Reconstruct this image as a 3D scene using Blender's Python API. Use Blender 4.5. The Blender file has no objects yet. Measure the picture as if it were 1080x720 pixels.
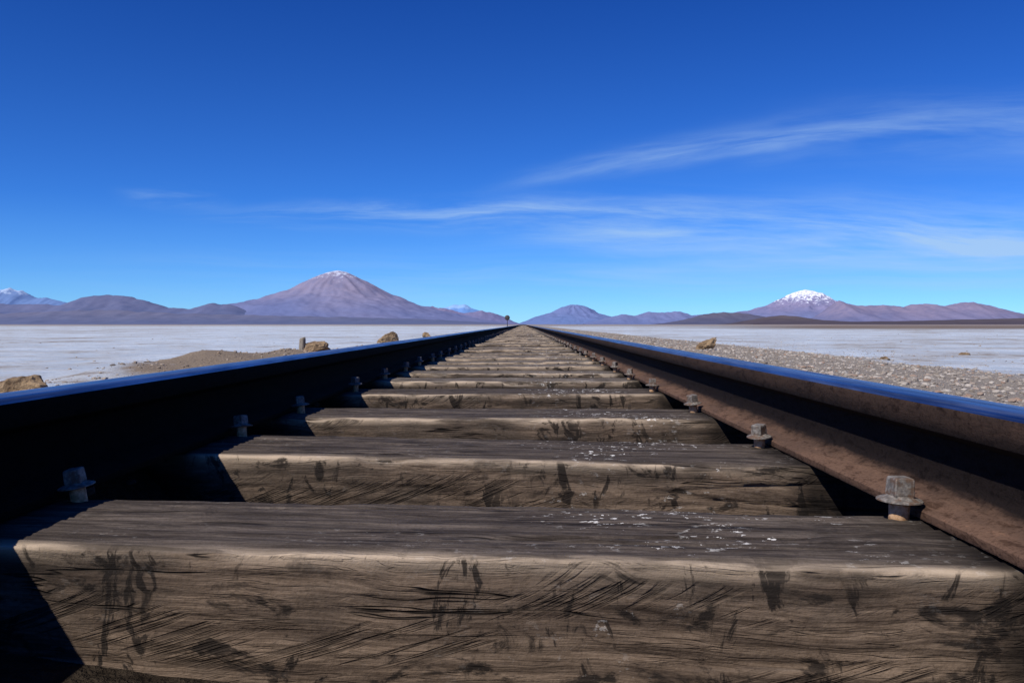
import bpy, math, random
import numpy as np
from mathutils import Vector, noise, Matrix
random.seed(7); rng=np.random.default_rng(7)
S=bpy.context.scene
S.view_settings.view_transform='Standard'; S.view_settings.look='None'; S.view_settings.exposure=0
COL=S.collection
F=950.0; VX=552; HY=342; CZ=0.2

# ---------- node helpers ----------
def mat(name):
    m=bpy.data.materials.new(name); m.use_nodes=True
    nt=m.node_tree; nt.nodes.clear()
    out=nt.nodes.new('ShaderNodeOutputMaterial'); b=nt.nodes.new('ShaderNodeBsdfPrincipled')
    nt.links.new(b.outputs[0],out.inputs[0])
    return m,N(nt),b
class N:
    def __init__(s,nt): s.nt=nt
    def put(s,sock,v):
        if isinstance(v,bpy.types.NodeSocket): s.nt.links.new(v,sock)
        elif v is not None:
            if isinstance(v,(tuple,list)) and len(v)==3 and sock.type=='RGBA': v=(*v,1)
            sock.default_value=v
    def math(s,op,a,b=None,c=None,clamp=False):
        n=s.nt.nodes.new('ShaderNodeMath'); n.operation=op; n.use_clamp=clamp
        s.put(n.inputs[0],a)
        if b is not None: s.put(n.inputs[1],b)
        if c is not None: s.put(n.inputs[2],c)
        return n.outputs[0]
    def vmath(s,op,a,b=None):
        n=s.nt.nodes.new('ShaderNodeVectorMath'); n.operation=op
        s.put(n.inputs[0],a)
        if b is not None: s.put(n.inputs[1],b)
        return n.outputs[0]
    def mr(s,v,a,b,c=0.0,d=1.0,smooth=True):
        n=s.nt.nodes.new('ShaderNodeMapRange'); n.interpolation_type='SMOOTHSTEP' if smooth else 'LINEAR'
        s.put(n.inputs[0],v); 
        for i,x in enumerate((a,b,c,d)): s.put(n.inputs[i+1],x)
        return n.outputs[0]
    def noise(s,vec,scale=1,detail=4,rough=.5,dist=0.0):
        n=s.nt.nodes.new('ShaderNodeTexNoise'); s.put(n.inputs['Vector'],vec)
        n.inputs['Scale'].default_value=scale; n.inputs['Detail'].default_value=detail
        n.inputs['Roughness'].default_value=rough; n.inputs['Distortion'].default_value=dist
        return n.outputs[0]
    def vor(s,vec,scale=1,feature='F1'):
        n=s.nt.nodes.new('ShaderNodeTexVoronoi'); n.feature=feature; s.put(n.inputs['Vector'],vec)
        n.inputs['Scale'].default_value=scale; return n.outputs[0]
    def map(s,vec,loc=(0,0,0),rot=(0,0,0),sc=(1,1,1)):
        n=s.nt.nodes.new('ShaderNodeMapping'); s.put(n.inputs[0],vec)
        n.inputs[1].default_value=loc; n.inputs[2].default_value=rot; n.inputs[3].default_value=sc
        return n.outputs[0]
    def mix(s,f,a,b,mode='MIX'):
        n=s.nt.nodes.new('ShaderNodeMix'); n.data_type='RGBA'; n.blend_type=mode
        s.put(n.inputs[0],f); s.put(n.inputs[6],a); s.put(n.inputs[7],b); return n.outputs[2]
    def sep(s,v):
        n=s.nt.nodes.new('ShaderNodeSeparateXYZ'); s.put(n.inputs[0],v); return n.outputs
    def comb(s,x,y,z):
        n=s.nt.nodes.new('ShaderNodeCombineXYZ')
        for i,q in enumerate((x,y,z)): s.put(n.inputs[i],q)
        return n.outputs[0]
    def obj(s): return s.nt.nodes.new('ShaderNodeTexCoord').outputs['Object']
    def geo(s,o): return s.nt.nodes.new('ShaderNodeNewGeometry').outputs[o]
    def rand(s): return s.nt.nodes.new('ShaderNodeObjectInfo').outputs['Random']
    def attr(s,nm):
        n=s.nt.nodes.new('ShaderNodeAttribute'); n.attribute_name=nm; return n.outputs['Fac']
    def bump(s,h,strength,dist,normal=None):
        n=s.nt.nodes.new('ShaderNodeBump'); n.inputs['Strength'].default_value=strength
        n.inputs['Distance'].default_value=dist; s.put(n.inputs['Height'],h)
        if normal is not None: s.put(n.inputs['Normal'],normal)
        return n.outputs[0]

# ---------- wood ----------
def wood_mat(name,far=False):
    m,n,b=mat(name)
    P=n.obj(); r=n.math('MULTIPLY',n.rand(),40.0)
    Q=n.vmath('ADD',P,n.comb(r,n.math('MULTIPLY',r,.37),n.math('MULTIPLY',r,.71)))
    warp=n.noise(Q,4,2)
    Qw=n.vmath('ADD',Q,n.comb(0,n.math('MULTIPLY',warp,.035),n.math('MULTIPLY',warp,.035)))
    g1=n.noise(n.map(Qw,sc=(4,70,70)),1,7,.72)
    g2=n.noise(n.map(Qw,sc=(26,380,380)),1,4,.65)
    pore=n.noise(Q,240,4,.7)
    big=n.noise(n.map(Q,sc=(4,12,12)),1,6,.70)
    mask=n.noise(n.map(Q,loc=(3,1,2),sc=(3,17,17)),1,2)
    c1=n.noise(n.map(Qw,sc=(1.8,36,36)),1,3,.55)
    crk=n.mr(n.math('ABSOLUTE',n.math('SUBTRACT',c1,.5)),.0,.017,.95,0)
    crk=n.math('MULTIPLY',crk,n.mr(mask,.54,.62))
    c2=n.noise(n.map(Qw,loc=(9,4,5),sc=(5,150,150)),1,2,.5)
    crk2=n.math('MULTIPLY',n.mr(n.math('ABSOLUTE',n.math('SUBTRACT',c2,.5)),.0,.03,.28,0),n.mr(mask,.55,.42))
    nz=n.sep(n.geo('Normal'))[2]
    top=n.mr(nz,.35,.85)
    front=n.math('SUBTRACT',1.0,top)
    allc=n.math('MAXIMUM',crk,crk2)
    sx=n.sep(P)
    if not far:
        curve=n.math('MULTIPLY',n.math('POWER',n.math('ABSOLUTE',sx[2]),1.5),7.0)
        tv=n.comb(n.math('ADD',n.math('ADD',sx[0],curve),r),n.math('MULTIPLY',sx[2],1.0),0.0)
        t=n.noise(n.map(tv,sc=(24,8,1)),1,4,.6,.15)
        tm=n.mr(n.noise(n.map(Q,loc=(1,1,8),sc=(3,26,18)),1,3,.6),.49,.64)
        tears=n.math('MULTIPLY',n.mr(n.math('ABSOLUTE',n.math('SUBTRACT',t,.5)),.0,.055,1,0),tm)
        tears=n.math('MULTIPLY',n.math('MULTIPLY',tears,front),.66)
        allc=n.math('MAXIMUM',allc,tears)
    fr=n.mix(n.mr(g1,.30,.70),(.062,.043,.031),(.265,.192,.134))
    fr=n.mix(n.mr(big,.42,.60,0,.8),fr,n.mix(n.mr(g1,.3,.7),(.030,.023,.018),(.120,.092,.069)))
    tp=n.mix(n.mr(g1,.32,.70),(.036,.027,.022),(.180,.145,.118))
    tp=n.mix(n.mr(big,.42,.65,0,.6),tp,n.mix(n.mr(g1,.3,.7),(.026,.020,.016),(.10,.08,.065)))
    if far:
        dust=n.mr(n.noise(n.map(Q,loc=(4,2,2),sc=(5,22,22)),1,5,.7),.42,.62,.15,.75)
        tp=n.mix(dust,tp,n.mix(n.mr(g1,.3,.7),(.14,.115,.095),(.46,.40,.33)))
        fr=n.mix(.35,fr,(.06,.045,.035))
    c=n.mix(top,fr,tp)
    c=n.mix(n.mr(g2,.35,.7,.0,.55),c,n.mix(1.0,c,(.42,.39,.36),'MULTIPLY'))
    c=n.mix(n.mr(pore,.45,.7,.0,.45),c,n.mix(1.0,c,(.45,.42,.38),'MULTIPLY'))
    edge=n.attr('edge')
    c=n.mix(n.math('MULTIPLY',edge,n.mr(n.noise(n.map(Q,sc=(5,26,26)),1,4,.6),.38,.56,.12,.92)),c,(.55,.43,.31))
    # tar blotches and drips
    drip=n.noise(n.map(Q,loc=(5,5,5),sc=(26,26,11)),1,5,.68,.9)
    blot=n.noise(n.map(Q,loc=(15,5,5),sc=(12,16,24)),1,6,.68,.7)
    region=n.mr(n.noise(n.map(Q,loc=(0,8,0),sc=(4,4,4)),1,2),.32,.48)
    stain=n.math('MULTIPLY',n.math('MAXIMUM',n.mr(drip,.565,.625),n.mr(blot,.545,.62)),region)
    c=n.mix(n.math('MULTIPLY',stain,n.math('ADD',n.math('MULTIPLY',front,.58),.28)),c,(.011,.009,.008))
    c=n.mix(allc,c,(.012,.009,.007))
    rail_shade=n.mr(n.math('ADD',n.math('ABSOLUTE',n.math('ADD',n.sep(n.geo('Position'))[0],.06)),n.math('MULTIPLY',n.math('SUBTRACT',big,.5),.05)),.415,.47,0,.85)  # painted shade: wood blackened beside and under the rails to deepen their shadow
    c=n.mix(rail_shade,c,(.008,.006,.005))
    sp=n.mr(n.noise(n.map(Q,sc=(60,95,95)),1,5,.72),.59,.625)
    spx=n.math('MULTIPLY',n.mr(sx[0],.02,.2),n.mr(sx[0],.42,.3))
    spm=n.math('MULTIPLY',n.mr(n.noise(n.map(Q,loc=(2,9,1),sc=(6,9,9)),1,3),.45,.57),n.math('ADD',.10,spx))
    c=n.mix(n.math('MULTIPLY',n.math('MULTIPLY',sp,spm),n.math('ADD',.3,n.math('MULTIPLY',top,.7))),c,(.80,.77,.72))
    n.put(b.inputs['Base Color'],c)
    b.inputs['Roughness'].default_value=.9; b.inputs['Specular IOR Level'].default_value=.15
    h=n.math('SUBTRACT',n.math('ADD',n.math('ADD',n.math('MULTIPLY',g1,.8),n.math('MULTIPLY',g2,.35)),n.math('MULTIPLY',pore,.3)),n.math('MULTIPLY',allc,.9))
    n.put(b.inputs['Normal'],n.bump(h,.85,.0032))
    return m
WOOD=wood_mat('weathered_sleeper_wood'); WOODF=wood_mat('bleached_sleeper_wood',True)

def new_obj(name,me,mats,loc=(0,0,0),rot=(0,0,0),parent=None,label=None,cat=None,kind=None,group=None):
    o=bpy.data.objects.new(name,me); COL.objects.link(o)
    if me is not None and len(me.materials)==0:
        for q in mats: me.materials.append(q)
    o.location=loc; o.rotation_euler=rot
    if parent: o.parent=parent
    if label:o['label']=label
    if cat:o['category']=cat
    if kind:o['kind']=kind
    if group:o['group']=group
    return o
def mesh_np(name,V,Fc,smooth=True):
    me=bpy.data.meshes.new(name); me.from_pydata([tuple(v) for v in V],[],[tuple(f) for f in Fc])
    if smooth: me.polygons.foreach_set('use_smooth',[True]*len(me.polygons))
    me.update(); return me

def sleeper_mesh(name,L,W,H,nl,nt_,nf,seed,rough=1.0,worn=1.0):
    r=.007; pts=[]
    def arc(cy,cz,a0,a1,k):
        for i in range(k+1):
            a=a0+(a1-a0)*i/k; pts.append((cy+r*math.cos(a),cz+r*math.sin(a),math.cos(a),math.sin(a)))
    w=W/2
    arc(w-r,-r,0,math.pi/2,3)
    for i in range(1,nt_): pts.append((w-r-(W-2*r)*i/nt_,0,0,1))
    arc(-w+r,-r,math.pi/2,math.pi,4)
    for i in range(1,nf): pts.append((-w,-r-(H-2*r)*i/nf,-1,0))
    arc(-w+r,-H+r,math.pi,1.5*math.pi,2)
    arc(w-r,-H+r,1.5*math.pi,2*math.pi,2)
    for i in range(1,max(3,nf//4)): pts.append((w,-H+r+(H-2*r)*i/max(3,nf//4),1,0))
    k=len(pts); V=[];E=[]
    so=seed*13.7
    for j in range(nl+1):
        x=-L/2+L*j/nl
        e1=(noise.noise(Vector((x*5,so,1.0)))*.003+noise.noise(Vector((x*22,so,4.0)))*.002)*worn
        sag=noise.noise(Vector((x*1.6,so,8)))*.004*worn
        chip=max(0,noise.noise(Vector((x*9,so,12)))-.22)*.026*worn
        for (y,z,ny,nz) in pts:
            edf=math.exp(-((y+w)**2+z**2)/(2*.008**2))
            edb=math.exp(-((y-w)**2+z**2)/(2*.011**2))
            g=noise.noise(Vector((x*3+so,y*48,z*48)))*.0020+noise.noise(Vector((x*10+so,y*130,z*130)))*.0014
            cr=noise.noise(Vector((x*1.3+so,y*20+5,z*20)))
            cd=max(0,1-abs(cr)/.045)*max(0,min(1,noise.noise(Vector((x*2+so,y*9,3)))*4))
            d=(g-cd*.0065)*rough+ (e1-chip)*(edf+edb*.7)-(edf+edb)*.0015
            d+=sag*(1 if nz>.5 else .4)*rough*.6
            V.append((x,y+ny*d,z+nz*d)); E.append(math.exp(-((y+w)**2+z**2)/(2*.0075**2)))
    Fc=[]
    for j in range(nl):
        for i in range(k):
            a=j*k+i; bb=j*k+(i+1)%k
            Fc.append((a,bb,bb+k,a+k))
    Fc.append(tuple(range(k))[::-1]); Fc.append(tuple(range(nl*k,nl*k+k)))
    me=mesh_np(name,V,Fc)
    at=me.attributes.new('edge','FLOAT','POINT'); at.data.foreach_set('value',E)
    return me

near=[(.888,.222,-.0975),(1.455,.25,-.118),(2.03,.235,-.02),(2.71,.235,.012),(3.27,.22,-.015),(3.80,.22,.0),(4.38,.23,.02)]
G_SL='wooden railway sleepers under the track'
sl_pos=[]
for i,(y,W,rz) in enumerate(near):
    res=(620,64,44) if i<2 else ((380,26,18) if i<4 else (240,14,10))
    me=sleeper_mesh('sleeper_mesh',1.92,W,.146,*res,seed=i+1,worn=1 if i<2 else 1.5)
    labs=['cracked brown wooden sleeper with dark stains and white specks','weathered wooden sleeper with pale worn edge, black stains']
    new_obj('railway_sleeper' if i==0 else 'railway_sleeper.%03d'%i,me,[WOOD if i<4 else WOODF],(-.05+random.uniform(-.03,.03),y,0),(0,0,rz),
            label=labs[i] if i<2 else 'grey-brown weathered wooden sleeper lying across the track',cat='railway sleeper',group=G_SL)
    sl_pos.append((y,rz))
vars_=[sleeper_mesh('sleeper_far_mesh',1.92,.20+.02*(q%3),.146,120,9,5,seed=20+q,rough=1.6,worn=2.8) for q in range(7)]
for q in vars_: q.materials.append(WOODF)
y=4.38; cnt=len(near)
for y0 in (.30,-.28):
    o=bpy.data.objects.new('railway_sleeper.%03d'%cnt,vars_[0]); cnt+=1
    COL.objects.link(o); o.location=(-.05,y0,0); o['label']='grey-brown weathered wooden sleeper lying across the track'; o['category']='railway sleeper'; o['group']=G_SL
while cnt<300:
    y+=.572+random.uniform(-.05,.05)
    o=bpy.data.objects.new('railway_sleeper.%03d'%cnt,random.choice(vars_)); COL.objects.link(o)
    rz=random.gauss(0,.022)
    o.location=(-.05+random.uniform(-.05,.05),y,random.uniform(-.012,.002)); o.rotation_euler=(random.gauss(0,.02),0,rz)
    o['label']='bleached wooden sleeper lying across the track'; o['category']='railway sleeper'; o['group']=G_SL
    sl_pos.append((y,rz)); cnt+=1
V=[];Fc=[]
yy=y
while yy<700:
    yy+=.57
    b=len(V); w=.11
    for X in(-1,.9):
        for Y in(yy-w,yy+w):
            for Z in(-.135,0): V.append((X+random.uniform(-.04,.04),Y,Z))
    Fc+= [(b+0,b+1,b+3,b+2),(b+4,b+6,b+7,b+5),(b+0,b+4,b+5,b+1),(b+2,b+3,b+7,b+6),(b+1,b+5,b+7,b+3)]
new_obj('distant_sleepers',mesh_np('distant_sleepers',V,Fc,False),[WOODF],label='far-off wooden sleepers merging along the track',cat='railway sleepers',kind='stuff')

# ---------- rails ----------
def rust_mat(name,foot,web,streak,spec):
    m,n,b=mat(name); P=n.geo('Position'); z=n.sep(P)[2]
    a=n.noise(n.map(P,sc=(60,14,60)),1,5,.7); d=n.noise(P,230,4,.65); s=n.noise(n.map(P,sc=(9,3.5,40)),1,4,.65)
    fl=n.noise(n.map(P,sc=(60,28,90)),1,5,.75,.5)
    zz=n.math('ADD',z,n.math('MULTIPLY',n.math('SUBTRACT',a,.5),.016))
    web_shade=n.math('MULTIPLY',n.mr(zz,.018,.030),n.mr(zz,.108,.088,.72,1))  # web zone painted darker to lengthen the shadow under the head
    c=n.mix(web_shade,foot,web)
    c=n.mix(n.mr(s,.45,.65,0,.7),c,n.mix(web_shade,streak,web))
    c=n.mix(n.mr(fl,.50,.64,0,.75),c,n.mix(1.0,c,(.34,.30,.28),'MULTIPLY'))
    c=n.mix(n.mr(fl,.40,.32,0,.5),c,n.mix(1.0,c,(1.6,1.5,1.4),'MULTIPLY'))
    c=n.mix(n.mr(d,.48,.7,0,.6),c,n.mix(1.0,c,(.35,.3,.28),'MULTIPLY'))
    n.put(b.inputs['Base Color'],c); b.inputs['Roughness'].default_value=.85; b.inputs['Specular IOR Level'].default_value=spec
    n.put(b.inputs['Normal'],n.bump(n.math('ADD',n.math('MULTIPLY',fl,.8),n.math('MULTIPLY',d,.4)),.8,.0022)); return m
RUST=rust_mat('rusted_rail_steel',(.145,.086,.058),(.014,.010,.009),(.080,.051,.038),.08)
RUST_SHADED=rust_mat('shaded_rail_steel',(.010,.007,.006),(.005,.004,.004),(.010,.008,.007),.03)  # left rail's shaded side painted in: near-black version of the rail steel
def steel_mat():
    m,n,b=mat('polished_rail_head'); P=n.geo('Position')
    a=n.noise(n.map(P,sc=(260,2.5,260)),1,4,.6); d=n.noise(n.map(P,sc=(70,5,70)),1,5,.65)
    n.put(b.inputs['Base Color'],n.mix(n.mr(d,.35,.68),(.17,.21,.27),(.46,.51,.56)))  # bluish base tint paints in some of the reflected sky
    b.inputs['Metallic'].default_value=1.0
    n.put(b.inputs['Roughness'],n.mr(a,.3,.7,.24,.45))
    n.put(b.inputs['Normal'],n.bump(a,.25,.0006)); return m
STEEL=steel_mat()
def rail(cx,name,label,rust):
    hw=.0325; fw=.055; ww=.0065
    half=[(fw-.001,0),(fw,.002),(fw,.0085),(fw-.002,.0105),(ww+.012,.0195),(ww+.004,.025),(ww,.034),(ww,.068),(ww+.003,.076),(hw-.004,.084),(hw-.0005,.0865),(hw,.089),(hw,.108),(hw-.0012,.1128),(hw-.0050,.1165),(hw-.012,.1185),(hw-.022,.1193)]
    pr=half+[(0,.1195)]+[(-a,b) for a,b in half[::-1]]
    k=len(pr); ys=list(np.arange(-3,30,.5))+list(np.geomspace(30,4000,90))
    V=[];Fc=[];mi=[]
    for y in ys:
        dx=0 if y<6 else noise.noise(Vector((y*.07,cx,0)))*min(.014,(y-6)*.0006)
        dz=0 if y<6 else noise.noise(Vector((y*.08,cx,5)))*min(.010,(y-6)*.0004)
        for a,b in pr: V.append((cx+a+dx,y,.003+b+dz))
    for j in range(len(ys)-1):
        for i in range(k):
            a=j*k+i; c=j*k+(i+1)%k
            Fc.append((a,a+k,c+k,c))
            mi.append(1 if (i+1)%k and pr[i][1]>.1120 and pr[(i+1)%k][1]>.1120 else 0)
    Fc.append(tuple(range(k)))
    me=mesh_np(name,V,Fc); me.materials.append(rust); me.materials.append(STEEL)
    me.polygons.foreach_set('material_index',mi+[0])
    me.set_sharp_from_angle(angle=math.radians(32))
    return new_obj(name,me,[],label=label,cat='rail',group='steel rails of the railway track')
LX=-.545-.0325; RX=.424+.0325
rail(LX,'railway_rail','steel rail with painted-in shade and polished top on wooden sleepers',RUST_SHADED)
rail(RX,'railway_rail.001','rusty brown steel rail with polished top on sleepers',RUST)

# ---------- screw spikes ----------
m,n,b=mat('weathered_spike_steel'); P=n.geo('Position'); a=n.noise(P,220,4,.6); a2=n.noise(P,90,4,.65)
c=n.mix(n.mr(a,.35,.7),(.13,.115,.10),(.30,.27,.235)); c=n.mix(n.mr(a2,.46,.62,0,.8),c,(.14,.078,.045))
n.put(b.inputs['Base Color'],c); b.inputs['Roughness'].default_value=.65; b.inputs['Metallic'].default_value=.25
n.put(b.inputs['Normal'],n.bump(a,.4,.0012)); SPK=m
m,n,b=mat('rusty_shank'); P=n.geo('Position'); a=n.noise(P,160,4,.6)
n.put(b.inputs['Base Color'],n.mix(n.mr(a,.35,.65),(.40,.22,.10),(.66,.43,.25))); b.inputs['Roughness'].default_value=.85; SHK=m
def lathe(prof,seg=24):
    V=[];Fc=[]
    for (r,z) in prof:
        for i in range(seg):
            t=2*math.pi*i/seg; V.append((r*math.cos(t),r*math.sin(t),z))
    for j in range(len(prof)-1):
        for i in range(seg):
            Fc.append((j*seg+i,j*seg+(i+1)%seg,(j+1)*seg+(i+1)%seg,(j+1)*seg+i))
    Fc.append(tuple(range(seg))[::-1]); Fc.append(tuple(range((len(prof)-1)*seg,len(prof)*seg)))
    return V,Fc
shV,shF=lathe([(.0088,-.02),(.0088,.005),(.0090,.011),(.0094,.0140)],16)
flV,flF=lathe([(.009,.0136),(.0190,.0137),(.0200,.0143),(.0198,.0154),(.0165,.0168),(.0124,.0178),(.0108,.0192)],28)
hV=[];hF=[]
sec=[(.0090,.0186),(.0093,.0202),(.0089,.0325),(.0085,.0340),(.0074,.0347)]
for (h,z) in sec:
    c=h*.90
    hV+=[(h,-c,z),(h,c,z),(c,h,z),(-c,h,z),(-h,c,z),(-h,-c,z),(-c,-h,z),(c,-h,z)]
for j in range(len(sec)-1):
    for i in range(8): hF.append((j*8+i,j*8+(i+1)%8,(j+1)*8+(i+1)%8,(j+1)*8+i))
hF.append(tuple(range(8))[::-1]); hF.append(tuple(range(8*(len(sec)-1),8*len(sec))))
MEs=mesh_np('shank',shV,shF); MEf=mesh_np('flange',flV,flF); MEh=mesh_np('square_head',hV,hF,False)
MEf.set_sharp_from_angle(angle=math.radians(40))
MEs.materials.append(SHK); MEf.materials.append(SPK); MEh.materials.append(SPK)
aV=list(shV)+list(flV)+list(hV); o1=len(shV); o2=o1+len(flV)
aF=[tuple(f) for f in shF]+[tuple(i+o1 for i in f) for f in flF]+[tuple(i+o2 for i in f) for f in hF]
MEall=mesh_np('spike_far',aV,aF,False); MEall.materials.append(SPK)
k=0
for si,(y,rz) in enumerate(sl_pos[:75]):
    for side in(-1,1):
        x=-.503 if side<0 else .385
        yy=y+x*rz+ (.055 if si<2 else random.uniform(-.03,.05))
        if si==0: yy=.925 if side>0 else 1.01
        if si==1: yy=1.47 if side>0 else 1.60
        rot=(random.gauss(0,.06),random.gauss(0,.07)+side*-.04,random.uniform(0,1.5))
        if si==0 and side>0: rot=(.02,.03,.10)
        if si==0 and side<0: rot=(.05,-.16,.1)
        z=.003+(random.uniform(0,.006) if si>1 else 0)
        nm='screw_spike' if k==0 else 'screw_spike.%03d'%k; k+=1
        if si<9:
            o=new_obj(nm,None,[],(x,yy,z),rot)
            for ch,me in(('shank',MEs),('flange',MEf),('square_head',MEh)):
                new_obj(ch,me,[],parent=o)
        else: o=new_obj(nm,MEall,[],(x,yy,z),rot)
        if si==0 and side>0: o.scale=(1.15,1.15,1.18)
        o['label']='square-headed steel screw spike holding rail foot to sleeper'; o['category']='screw spike'; o['group']='screw spikes along the rails'

# ---------- ground ----------
def prof(x):
    if x>=0: xs=[0,.5,.62,1.0,1.6,2.5,4,5.5,6.6,1e6]; zs=[-.138,-.135,-.05,-.04,-.14,-.22,-.30,-.38,-.45,-.45]
    else: xs=[0,.52,.60,1.0,1.6,2.5,3.5,4.5,5.3,1e6]; zs=[-.138,-.10,-.015,-.015,-.15,-.25,-.34,-.42,-.45,-.45]  # left shoulder raised beside the rail to shade and hide lit sleeper ends
    return float(np.interp(abs(x),xs,zs))
def gz(x,y):
    z=prof(x)
    if abs(x)<9: z+=noise.noise(Vector((x*1.1,y*.8,0)))*(.03 if abs(x)>1.3 else .006)
    if -9<x<-2:
        z+=.185*math.exp(-((x+4.6+.25*math.sin(y*.7))/.55)**2)*math.exp(-((y-14.0)/4.2)**2)*max(.2,(1+.8*noise.noise(Vector((x*1.3,y*.8,9)))))
    if abs(x)<1.3: z+=noise.noise(Vector((x*12,y*12,0)))*.006
    elif abs(x)<6: z+=noise.noise(Vector((x*5,y*5,2)))*.018
    elif abs(x)<80 and y<400: z+=noise.noise(Vector((x*.5,y*.5,2)))*.022
    return z
xp=list(np.arange(0,1.3,.05))+list(np.arange(1.3,7,.14))+list(np.geomspace(7,90000,60))
xs=[-q for q in xp[:0:-1]]+xp
ys=list(np.arange(-12,22,.14))+list(np.geomspace(22,90000,120))
ys=[-90000,-3000,-200,-40]+ys
V=[(x,y,gz(x,y)) for y in ys for x in xs]; nx=len(xs)
Fc=[(j*nx+i,j*nx+i+1,(j+1)*nx+i+1,(j+1)*nx+i) for j in range(len(ys)-1) for i in range(nx-1)]
m,n,b=mat('salt_flat_and_gravel'); P=n.geo('Position'); s=n.sep(P)
ax=n.math('ABSOLUTE',s[0])
p1=n.noise(P,.25,6,.68); p4=n.noise(P,1.7,5,.72)
wob=n.math('ADD',n.math('MULTIPLY',n.math('SUBTRACT',p1,.5),5.0),n.math('MULTIPLY',n.math('SUBTRACT',p4,.5),1.5))
edge=n.math('ADD',ax,wob)
mound=n.math('MULTIPLY',n.math('MULTIPLY',n.mr(s[1],8.5,11.5),n.mr(s[1],19,15,0,1)),1.0)
lim=n.math('ADD',n.mr(s[0],-1,1,4.3,5.9),n.math('MULTIPLY',mound,n.mr(s[0],-1,1,1,0)))
salt=n.mr(n.math('SUBTRACT',edge,lim),-.5,.4)
gr2=n.noise(P,60,4,.7)
grav=n.mix(n.mr(gr2,.3,.7),(.17,.14,.11),(.43,.38,.32))
grav=n.mix(n.mr(p4,.4,.65,0,.5),grav,(.36,.31,.25))
grav=n.mix(n.mr(s[0],-2.0,-2.6,0,.75),grav,n.mix(n.mr(gr2,.3,.7),(.18,.13,.085),(.36,.275,.19)))
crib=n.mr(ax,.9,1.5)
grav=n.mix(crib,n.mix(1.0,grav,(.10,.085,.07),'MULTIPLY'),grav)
p2=n.noise(P,.03,6,.68); p3=n.noise(P,.0025,4,.6)
patch=n.math('ADD',n.math('ADD',n.math('MULTIPLY',p1,.42),n.math('MULTIPLY',p2,.40)),n.math('ADD',n.math('MULTIPLY',p3,.18),n.math('MULTIPLY',n.math('SUBTRACT',p4,.5),.42)))
sc=n.mix(n.mr(p4,.3,.7),(.40,.47,.55),(.70,.76,.82))
sc=n.mix(n.mr(n.noise(P,.6,5,.7),.45,.6,0,.5),sc,(.42,.46,.51))
sc=n.mix(n.mr(patch,.465,.52,0,.6),sc,(.42,.41,.40))
sc=n.mix(n.mr(patch,.52,.57,0,.8),sc,(.25,.21,.175))
ratio=n.math('DIVIDE',s[0],n.math('MAXIMUM',s[1],1.0))
pn=n.math('MULTIPLY',n.math('SUBTRACT',n.noise(P,.004,4,.6),.5),1.2)
lg=n.math('LOGARITHM',n.math('MAXIMUM',s[1],1.0),10.0)
fr=n.math('MULTIPLY',n.mr(n.math('ADD',ratio,n.math('MULTIPLY',pn,.2)),.1,.35),n.mr(n.math('ADD',lg,pn),1.95,2.25))
sc=n.mix(fr,sc,n.mix(n.mr(p2,.35,.65),(.12,.09,.075),(.24,.19,.15)))
fl=n.mr(n.math('ADD',lg,n.math('MULTIPLY',pn,.8)),2.35,2.8,0,.85)
sc=n.mix(fl,sc,n.mix(n.mr(p3,.4,.6),(.36,.30,.26),(.20,.16,.15)))
c=n.mix(salt,grav,sc)
n.put(b.inputs['Base Color'],c); b.inputs['Roughness'].default_value=.9; b.inputs['Specular IOR Level'].default_value=.1
n.put(b.inputs['Normal'],n.bump(n.math('ADD',gr2,n.math('MULTIPLY',p4,3.0)),.7,.03))
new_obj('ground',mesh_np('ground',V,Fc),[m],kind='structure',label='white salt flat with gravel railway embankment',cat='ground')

# ---------- gravel (one stuff object) ----------
t=(1+5**.5)/2
ico=np.array([(-1,t,0),(1,t,0),(-1,-t,0),(1,-t,0),(0,-1,t),(0,1,t),(0,-1,-t),(0,1,-t),(t,0,-1),(t,0,1),(-t,0,-1),(-t,0,1)],float)/1.9
icf=np.array([(0,11,5),(0,5,1),(0,1,7),(0,7,10),(0,10,11),(1,5,9),(5,11,4),(11,10,2),(10,7,6),(7,1,8),(3,9,4),(3,4,2),(3,2,6),(3,6,8),(3,8,9),(4,9,5),(2,4,11),(6,2,10),(8,6,7),(9,8,1)])
pts=[]
def add(k,xa,xb,ya,yb,s0,s1,pw=1.5):
    for _ in range(k):
        x=random.uniform(xa,xb); y=ya+(yb-ya)*random.random()**pw
        pts.append((x,y,s0+(s1-s0)*random.random()**5))
add(17000,1.5,6.0,3,22,.005,.028); add(8000,1.3,6.2,15,70,.009,.04,1.2)
add(2500,5,9,4,40,.006,.022); add(2500,-5.2,-1.3,9,20,.006,.035,1.0); add(400,-4.6,-1.3,4,10,.006,.025); add(1200,-5.0,-1.3,15,70,.012,.04,1.2)
add(5000,-1.2,1.2,.3,12,.008,.022); add(500,-30,-6,10,60,.01,.03); add(1000,7,30,8,60,.01,.035)
K=len(pts); Vv=np.zeros((K*12,3))
for i,(x,y,s) in enumerate(pts):
    q=ico*(1+rng.uniform(-.28,.28,(12,1)))*s*np.array([rng.uniform(.8,1.4),rng.uniform(.8,1.3),rng.uniform(.45,.8)])
    a=rng.uniform(0,6.28); ca,sa=math.cos(a),math.sin(a)
    z=gz(x,y)+s*.15
    if abs(x)<.5: z=min(z,-.122-s*.5)
    Vv[i*12:(i+1)*12,0]=q[:,0]*ca-q[:,1]*sa+x; Vv[i*12:(i+1)*12,1]=q[:,0]*sa+q[:,1]*ca+y; Vv[i*12:(i+1)*12,2]=q[:,2]+z
Ff=(icf[None]+(np.arange(K)*12)[:,None,None]).reshape(-1,3)
m,n,b=mat('gravel_stone'); P=n.geo('Position'); ri=n.geo('Random Per Island'); px_=n.sep(P)[0]
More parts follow.
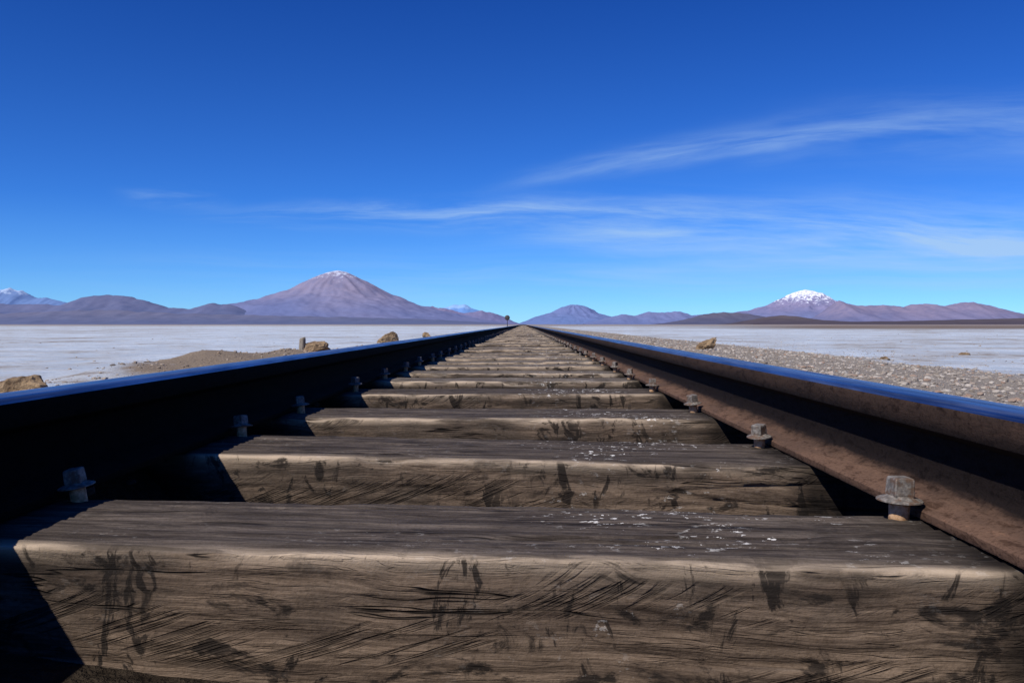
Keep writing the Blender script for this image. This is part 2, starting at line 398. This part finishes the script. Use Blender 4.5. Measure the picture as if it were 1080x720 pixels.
c=n.mix(ri,(.20,.165,.13),(.48,.43,.37)); c=n.mix(n.mr(n.math('FRACT',n.math('MULTIPLY',ri,17)),.8,.95,0,.8),c,(.30,.19,.13))
c=n.mix(n.mr(px_,-2,-2.6,0,.55),c,n.mix(ri,(.17,.12,.075),(.38,.29,.20)))
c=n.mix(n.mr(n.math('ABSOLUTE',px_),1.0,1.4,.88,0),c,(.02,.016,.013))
n.put(b.inputs['Base Color'],c); b.inputs['Roughness'].default_value=.9
me=bpy.data.meshes.new('gravel'); me.from_pydata(Vv.tolist(),[],Ff.tolist()); me.update()
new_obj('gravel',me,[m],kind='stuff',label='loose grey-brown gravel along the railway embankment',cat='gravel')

# ---------- rocks ----------
m,n,b=mat('brown_rock'); P=n.obj(); a=n.noise(P,7,7,.7); d=n.noise(P,30,5,.7); v=n.vor(n.vmath('ADD',P,n.comb(a,a,a)),6,'DISTANCE_TO_EDGE')
c=n.mix(n.mr(a,.32,.68),(.16,.098,.050),(.46,.32,.18)); c=n.mix(n.mr(v,0,.05,.65,0),c,(.06,.036,.022)); c=n.mix(n.mr(d,.5,.65,0,.5),c,n.mix(1.0,c,(.5,.45,.4),'MULTIPLY'))
n.put(b.inputs['Base Color'],c); b.inputs['Roughness'].default_value=.95
n.put(b.inputs['Normal'],n.bump(n.math('ADD',a,n.math('MULTIPLY',d,.6)),1.0,.05)); ROCK=m
import bmesh
def rock(name,x,y,sx,sy,sz,seed,label,rz=0,ry=0,sink=.3,taper=0):
    bm=bmesh.new(); bmesh.ops.create_icosphere(bm,subdivisions=5,radius=1)
    planes=[]
    r_=random.Random(seed)
    for _ in range(12):
        v=Vector((r_.gauss(0,1),r_.gauss(0,1),r_.gauss(0,.8))).normalized(); planes.append((v,r_.uniform(.58,.88)))
    for v in bm.verts:
        p=v.co.copy()
        for nn,dd in planes:
            q=p.dot(nn)
            if q>dd: p-=nn*(q-dd)*.95
        o_=Vector((seed,0,0))
        p*=1+noise.noise(p*2+o_)*.22+noise.noise(p*5+o_)*.09+(noise.ridged_multi_fractal(p*4+o_,1,2,4,1,2)-1)*.05
        tp=1-taper*p.x
        v.co=Vector((p.x*sx,p.y*sy*tp,p.z*sz*tp))
    me=bpy.data.meshes.new(name); bm.to_mesh(me); bm.free(); me.update()
    me.polygons.foreach_set('use_smooth',[True]*len(me.polygons))
    me.set_sharp_from_angle(angle=math.radians(28))
    return new_obj(name,me,[ROCK],(x,y,gz(x,y)+sz*(1-2*sink)*.8),(0,ry,rz),label=label,cat='rock')
rock('rock',-3.95,7.05,.27,.2,.14,3,'rough crumbly yellow-brown rock beside the rail')
rock('rock.001',-4.32,18.9,.33,.22,.20,5,'flat reddish-brown rock next to a wooden stump',.2)
rock('rock.002',-4.70,31.3,.46,.3,.28,9,'pointed brown rock on the gravel shoulder',.4)
rock('rock.003',-4.75,44,.26,.2,.18,12,'small brown rock on the gravel shoulder')
rock('rock.004',3.28,16.2,.25,.12,.10,14,'tilted pale brown wedge-shaped rock on the gravel embankment',.15,-.52,-.02,-.12)
rock('rock.005',6.2,15.5,.10,.08,.05,15,'small dark stone on the salt crust')
rock('rock.006',9.5,19.5,.12,.08,.05,16,'small dark stone on the salt crust')
rock('rock.007',-3.6,18.2,.09,.07,.05,17,'small brown stone beside the wooden stump')
V=[];Fc=[];sg=14
for j,(z,r) in enumerate([(-.12,.075),(.0,.072),(.12,.066),(.24,.064),(.275,.055)]):
    for i in range(sg):
        a=2*math.pi*i/sg; rr=r*(1+.12*noise.noise(Vector((math.cos(a)*2,math.sin(a)*2,z*3))))
        V.append((rr*math.cos(a),rr*math.sin(a),z+(0.02*math.cos(a) if j==4 else 0)))
for j in range(4):
    for i in range(sg): Fc.append((j*sg+i,j*sg+(i+1)%sg,(j+1)*sg+(i+1)%sg,(j+1)*sg+i))
Fc.append(tuple(range(4*sg,5*sg)))
m,n,b=mat('stump_wood'); g=n.noise(n.map(n.obj(),sc=(60,60,6)),1,5,.6)
n.put(b.inputs['Base Color'],n.mix(n.mr(g,.3,.7),(.10,.08,.06),(.36,.30,.23))); b.inputs['Roughness'].default_value=.9
new_obj('wooden_stump',mesh_np('wooden_stump',V,Fc),[m],(-4.66,18.9,gz(-4.66,18.9)+.03),(.03,.05,0),label='short grey wooden post stump standing beside a rock',cat='wooden post')

# ---------- track-side sign ----------
m,n,b=mat('sign_dark_paint'); g=n.noise(n.obj(),6,4)
n.put(b.inputs['Base Color'],n.mix(g,(.03,.028,.03),(.07,.06,.055))); b.inputs['Roughness'].default_value=.6; SD=m
sx_,sy_=-3.0,168.0; base=gz(sx_,sy_)
e=new_obj('track_sign',None,[],(sx_,sy_,base),label='round dark railway sign on a thin post',cat='railway sign')
V,Fc_=lathe([(.07,-.2),(.06,1.35),(.055,1.7)],10); new_obj('post',mesh_np('post',V,Fc_),[SD],parent=e)
V,Fc_=lathe([(.1,-.03),(.46,-.03),(.48,0),(.46,.03),(.1,.03)],28); new_obj('disc',mesh_np('disc',V,Fc_),[SD],(0,-.09,1.75),(math.radians(90),0,0),parent=e)

# ---------- mountains ----------
def hazy_mtn_mat(name,low,high,snow_z=None,amp=200,snow=(.72,.76,.84),sc=.0006,zlo=0,zhi=1000,patch=.5,smax=.9,sn=9):  # blue distance haze is painted into the rock and snow colours
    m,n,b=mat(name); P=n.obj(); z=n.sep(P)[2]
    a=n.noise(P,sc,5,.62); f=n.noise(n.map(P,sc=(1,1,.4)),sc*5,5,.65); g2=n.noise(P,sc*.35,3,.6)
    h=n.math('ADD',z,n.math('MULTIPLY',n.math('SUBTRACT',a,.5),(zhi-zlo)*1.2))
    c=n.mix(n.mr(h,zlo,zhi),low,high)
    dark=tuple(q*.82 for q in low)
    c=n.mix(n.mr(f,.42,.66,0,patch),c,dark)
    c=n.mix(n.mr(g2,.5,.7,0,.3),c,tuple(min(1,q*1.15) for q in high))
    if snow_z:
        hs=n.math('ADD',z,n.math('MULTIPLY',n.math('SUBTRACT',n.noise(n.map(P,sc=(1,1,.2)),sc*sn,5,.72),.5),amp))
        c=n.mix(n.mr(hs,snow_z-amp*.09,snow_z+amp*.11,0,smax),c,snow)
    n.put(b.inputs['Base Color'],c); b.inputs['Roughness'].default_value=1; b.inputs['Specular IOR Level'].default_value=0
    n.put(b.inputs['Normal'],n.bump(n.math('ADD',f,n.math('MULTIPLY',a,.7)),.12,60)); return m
def pxx(px,D): return (px-VX)/F*D
def rmf(v,o=5): return noise.ridged_multi_fractal(v,.9,2.1,o,1.0,2.0)
def range_mesh(name,D,pts,material,depth,seed=0,rough=.12,nxg=260,nyg=44,label='',gul=.6):
    X=[pxx(p[0],D) for p in pts]; Z=[(HY-p[1])/F*D for p in pts]
    xs=np.linspace(X[0],X[-1],nxg); V=[]
    wl=depth*.8
    for j in range(nyg):
        t=-1+2*j/(nyg-1)
        for x in xs:
            w=noise.noise(Vector((x/wl,seed,0)))*.25
            q=max(0,1-abs(t-w*(1-t*t)))
            r1=rmf(Vector((x/wl*1.8,t*.9+seed,seed)))/1.6
            xw=x+noise.noise(Vector((x/wl*2,t*2,seed+5)))*wl*.25*abs(t)
            s=float(np.interp(xw,X,Z))
            h=s*(q**1.25)*(1+gul*(r1-.6)*.9*(1-q)) + s*rough*(noise.fractal(Vector((x/wl*6,t*3,seed)),1,2,5))*min(1,q*3)
            V.append((x,t*depth,max(h,-30) if q>0 else -30))
    Fc=[(j*nxg+i,j*nxg+i+1,(j+1)*nxg+i+1,(j+1)*nxg+i) for j in range(nyg-1) for i in range(nxg-1)]
    return new_obj(name,mesh_np(name,V,Fc),[material],(0,D,-2),kind='structure',label=label,cat='mountain')
def volcano(name,D,peak,pts,material,seed=0,g=.16,N_=230,label='',ky=1.0):
    X=[pxx(p[0],D) for p in pts]; Z=[(HY-p[1])/F*D for p in pts]; xc=pxx(peak,D)
    R=max(X[-1]-xc,xc-X[0]); xs=np.linspace(X[0],X[-1],N_); ny_=int(N_*.8); ysg=np.linspace(-R,R*.8,ny_); V=[]
    zm=max(Z)
    for y in ysg:
        for x in xs:
            dx=x-xc; r=math.hypot(dx,y*ky); w=(1+(dx/r if r>1 else 0))/2; th=math.atan2(y,dx)
            a=float(np.interp(xc+r,X,Z)); bq=float(np.interp(xc-r,X,Z))
            h=w*a+(1-w)*bq; rn=r/R
            gu=rmf(Vector((math.cos(th)*3.4+noise.noise(Vector((x/R*5,y/R*5,seed)))*.5,math.sin(th)*3.4,rn*2.4+seed)))/1.6
            h*=1+g*(gu-.75)*min(1,rn*5)*1.3
            h+=zm*.035*noise.fractal(Vector((x/R*8,y/R*8,seed)),1,2,5)*min(1,h/(zm*.15))*min(1,.3+rn*3) if h>0 else 0
            V.append((dx,y,h if rn<.995 and h>1 else -20))
    Fc=[(j*N_+i,j*N_+i+1,(j+1)*N_+i+1,(j+1)*N_+i) for j in range(ny_-1) for i in range(N_-1)]
    return new_obj(name,mesh_np(name,V,Fc),[material],(xc,D,-2),kind='structure',label=label,cat='mountain')

hz=lambda py,D:(HY-py)/F*D
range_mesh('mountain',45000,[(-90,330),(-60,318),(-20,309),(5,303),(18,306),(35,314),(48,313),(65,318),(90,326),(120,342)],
  hazy_mtn_mat('blue_snow_range',(.13,.22,.45),(.16,.25,.47),hz(308,45000),1300,(.48,.60,.80),.0003,0,1500),5000,1,.06,label='distant bluish mountain range with snowy tips')
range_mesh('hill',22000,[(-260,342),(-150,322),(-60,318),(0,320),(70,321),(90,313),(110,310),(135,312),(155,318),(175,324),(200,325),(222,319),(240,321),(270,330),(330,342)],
  hazy_mtn_mat('purple_hills',(.105,.14,.27),(.145,.16,.27),None,zhi=500),2600,2,.06,label='low purple-brown desert hills')
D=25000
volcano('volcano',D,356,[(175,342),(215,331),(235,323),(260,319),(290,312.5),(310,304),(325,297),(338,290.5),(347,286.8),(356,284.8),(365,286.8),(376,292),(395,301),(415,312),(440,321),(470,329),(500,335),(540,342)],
  hazy_mtn_mat('red_volcano',(.15,.18,.34),(.26,.235,.33),hz(288.0,D),1500,(.68,.74,.86),.0005,300,1100,.4,.78,14),3,.05,260,label='broad reddish-brown volcano with snow on its summit')
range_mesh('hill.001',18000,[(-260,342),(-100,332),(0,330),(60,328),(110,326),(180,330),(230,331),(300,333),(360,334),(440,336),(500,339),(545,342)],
  hazy_mtn_mat('apron_hills',(.115,.14,.25),(.16,.165,.25),None,zhi=250),2200,4,.08,label='low brown foothills at the edge of the plain')
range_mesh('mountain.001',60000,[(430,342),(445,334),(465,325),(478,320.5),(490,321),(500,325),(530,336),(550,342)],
  hazy_mtn_mat('far_blue_peak',(.14,.28,.58),(.17,.32,.62),hz(325,60000),700,(.36,.54,.80),.0003,0,1500,.2,.6),4000,5,.04,120,30,label='faint blue far-off snowy peak')
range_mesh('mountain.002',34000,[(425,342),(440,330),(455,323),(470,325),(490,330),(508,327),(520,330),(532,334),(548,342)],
  hazy_mtn_mat('reddish_ridge',(.16,.18,.34),(.25,.22,.34),None,zhi=600),3200,6,.08,140,36,label='reddish ridge rising from the plain')
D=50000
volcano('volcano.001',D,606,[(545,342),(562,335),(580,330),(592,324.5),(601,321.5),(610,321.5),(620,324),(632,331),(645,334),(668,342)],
  hazy_mtn_mat('violet_volcano',(.13,.19,.38),(.165,.205,.39),None,zhi=900),7,.07,160,label='small violet-grey volcanic cone')
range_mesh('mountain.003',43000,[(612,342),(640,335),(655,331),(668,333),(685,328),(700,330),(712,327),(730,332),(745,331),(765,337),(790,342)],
  hazy_mtn_mat('violet_ridge',(.145,.19,.37),(.19,.21,.37),None,zhi=700),4000,8,.1,180,36,label='low violet mountain ridge')
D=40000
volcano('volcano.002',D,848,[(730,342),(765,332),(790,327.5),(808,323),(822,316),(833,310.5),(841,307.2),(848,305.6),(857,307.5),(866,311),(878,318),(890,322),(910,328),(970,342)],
  hazy_mtn_mat('snow_volcano',(.16,.19,.35),(.24,.22,.35),hz(314.0,D),2300,(.84,.88,.97),.0004,100,900,.5,.95,18),9,.10,240,label='snow-capped volcano above the salt flat')
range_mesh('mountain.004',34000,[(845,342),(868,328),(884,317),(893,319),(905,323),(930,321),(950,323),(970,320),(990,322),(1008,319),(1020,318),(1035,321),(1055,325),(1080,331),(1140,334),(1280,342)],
  hazy_mtn_mat('purple_red_range',(.15,.165,.30),(.25,.215,.305),None,zhi=700),3600,10,.07,label='reddish-purple mountain range')
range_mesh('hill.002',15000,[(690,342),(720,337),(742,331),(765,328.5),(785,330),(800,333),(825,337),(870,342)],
  hazy_mtn_mat('dark_hill',(.09,.10,.17),(.13,.125,.175),None,zhi=200),1200,11,.06,160,36,label='dark brown desert hill')
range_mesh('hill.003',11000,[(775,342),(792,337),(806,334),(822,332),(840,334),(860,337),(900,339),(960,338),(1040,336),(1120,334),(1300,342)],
  hazy_mtn_mat('dark_brown_hill',(.078,.068,.092),(.12,.10,.112),None,zhi=100),1500,12,.08,200,36,label='low dark brown mound on the plain')

# ---------- world ----------
sd=Vector((-.65,-.70,1)).normalized()
W=bpy.data.worlds.new('World'); S.world=W; W.use_nodes=True; nt=W.node_tree; nt.nodes.clear(); n=N(nt)
out=nt.nodes.new('ShaderNodeOutputWorld'); bg=nt.nodes.new('ShaderNodeBackground'); nt.links.new(bg.outputs[0],out.inputs[0])
sky=nt.nodes.new('ShaderNodeTexSky'); sky.sky_type='NISHITA'; sky.sun_disc=False
sky.sun_elevation=math.asin(sd.z); sky.sun_rotation=math.atan2(sd.x,sd.y); sky.altitude=3700; sky.air_density=1.0; sky.dust_density=.2; sky.ozone_density=2.0
dirv=nt.nodes.new('ShaderNodeTexCoord').outputs['Generated']; s=n.sep(dirv)
az=n.math('ARCTAN2',s[0],s[1]); el=n.math('ARCSINE',s[2])
tint=n.mix(n.mr(el,.0,.13,0,1,False),(.42,.80,1.28),(.22,.63,1.32))
tint=n.mix(n.mr(el,.1,.36,0,1,False),tint,(.10,.42,1.16))
skyc=n.mix(1.0,sky.outputs[0],tint,'MULTIPLY')
wv=n.math('MULTIPLY',n.math('SUBTRACT',n.noise(n.comb(n.math('MULTIPLY',az,4),n.math('MULTIPLY',el,9),2.0),1,4,.5),.5),.028)
def streak(a,b_,c_,sig0,sig1,az0,az1,az2,az3,seed,amp,fx=3.0,fy=34.0,lo=.36):
    ec=n.math('ADD',n.math('ADD',a,n.math('MULTIPLY',az,b_)),n.math('MULTIPLY',n.math('MULTIPLY',az,az),c_))
    d=n.math('ADD',n.math('SUBTRACT',el,ec),wv)
    sg=n.mr(az,az0,az3,sig0,sig1,False)
    g=n.math('EXPONENT',n.math('MULTIPLY',n.math('POWER',n.math('DIVIDE',n.math('ABSOLUTE',d),sg),2.0),-1))
    ms=n.math('MULTIPLY',n.mr(az,az0,az1),n.mr(az,az2,az3,1,0))
    tx=n.noise(n.comb(n.math('MULTIPLY',n.math('ADD',az,n.math('MULTIPLY',d,1.5)),fx),n.math('MULTIPLY',d,fy),seed+3),1,7,.62,.35)
    tt=n.mr(tx,lo,.74)
    return n.math('MULTIPLY',n.math('MULTIPLY',g,ms),n.math('MULTIPLY',tt,amp))
al=streak(.158,.20,-.28,.008,.022,-.08,.12,.18,.55,1.0,.50,2.6,30,.30)
for q in (streak(.158,.20,-.28,.016,.050,.05,.4,.9,1.3,1.0,.40,2.6,26,.33),
          streak(.124,-.01,-.16,.010,.028,-.40,-.12,.9,1.3,4.0,.72,4,40,.38),
          streak(.106,-.02,-.06,.026,.040,-.12,.15,.9,1.3,9.0,.70,3.2,34,.34),
          streak(.070,-.0,.0,.012,.022,.0,.3,.9,1.3,19.0,.42,2.4,44,.32),
          streak(.175,-.0,.0,.03,.06,.2,.6,1.2,1.6,13.0,.22,2,18),
          streak(.127,.0,.0,.008,.010,-.44,-.38,-.36,-.30,15.0,.30,6,36),
          streak(.05,.0,.0,.02,.03,-.6,-.1,.5,.9,17.0,.35,2,40)):
    al=n.math('ADD',al,q)
al=n.math('MINIMUM',al,.8)
colr=n.mix(al,skyc,(4.2,6.2,8.8))
n.put(bg.inputs[0],colr); bg.inputs[1].default_value=.1
su=bpy.data.lights.new('sun','SUN'); su.energy=4.5; su.angle=math.radians(.5); su.color=(1,.95,.87)
so=bpy.data.objects.new('sun',su); COL.objects.link(so); so.rotation_euler=(-sd).to_track_quat('-Z','Y').to_euler(); so.location=(-20,-20,30)

# ---------- camera ----------
cam=bpy.data.cameras.new('camera'); co=bpy.data.objects.new('camera',cam); COL.objects.link(co)
cam.sensor_width=36; cam.lens=F/1080*36; cam.clip_start=.02; cam.clip_end=250000
co.location=(0,0,CZ); co.rotation_euler=(math.radians(90)-math.atan(18/F),0,math.atan(12/F))
S.camera=co
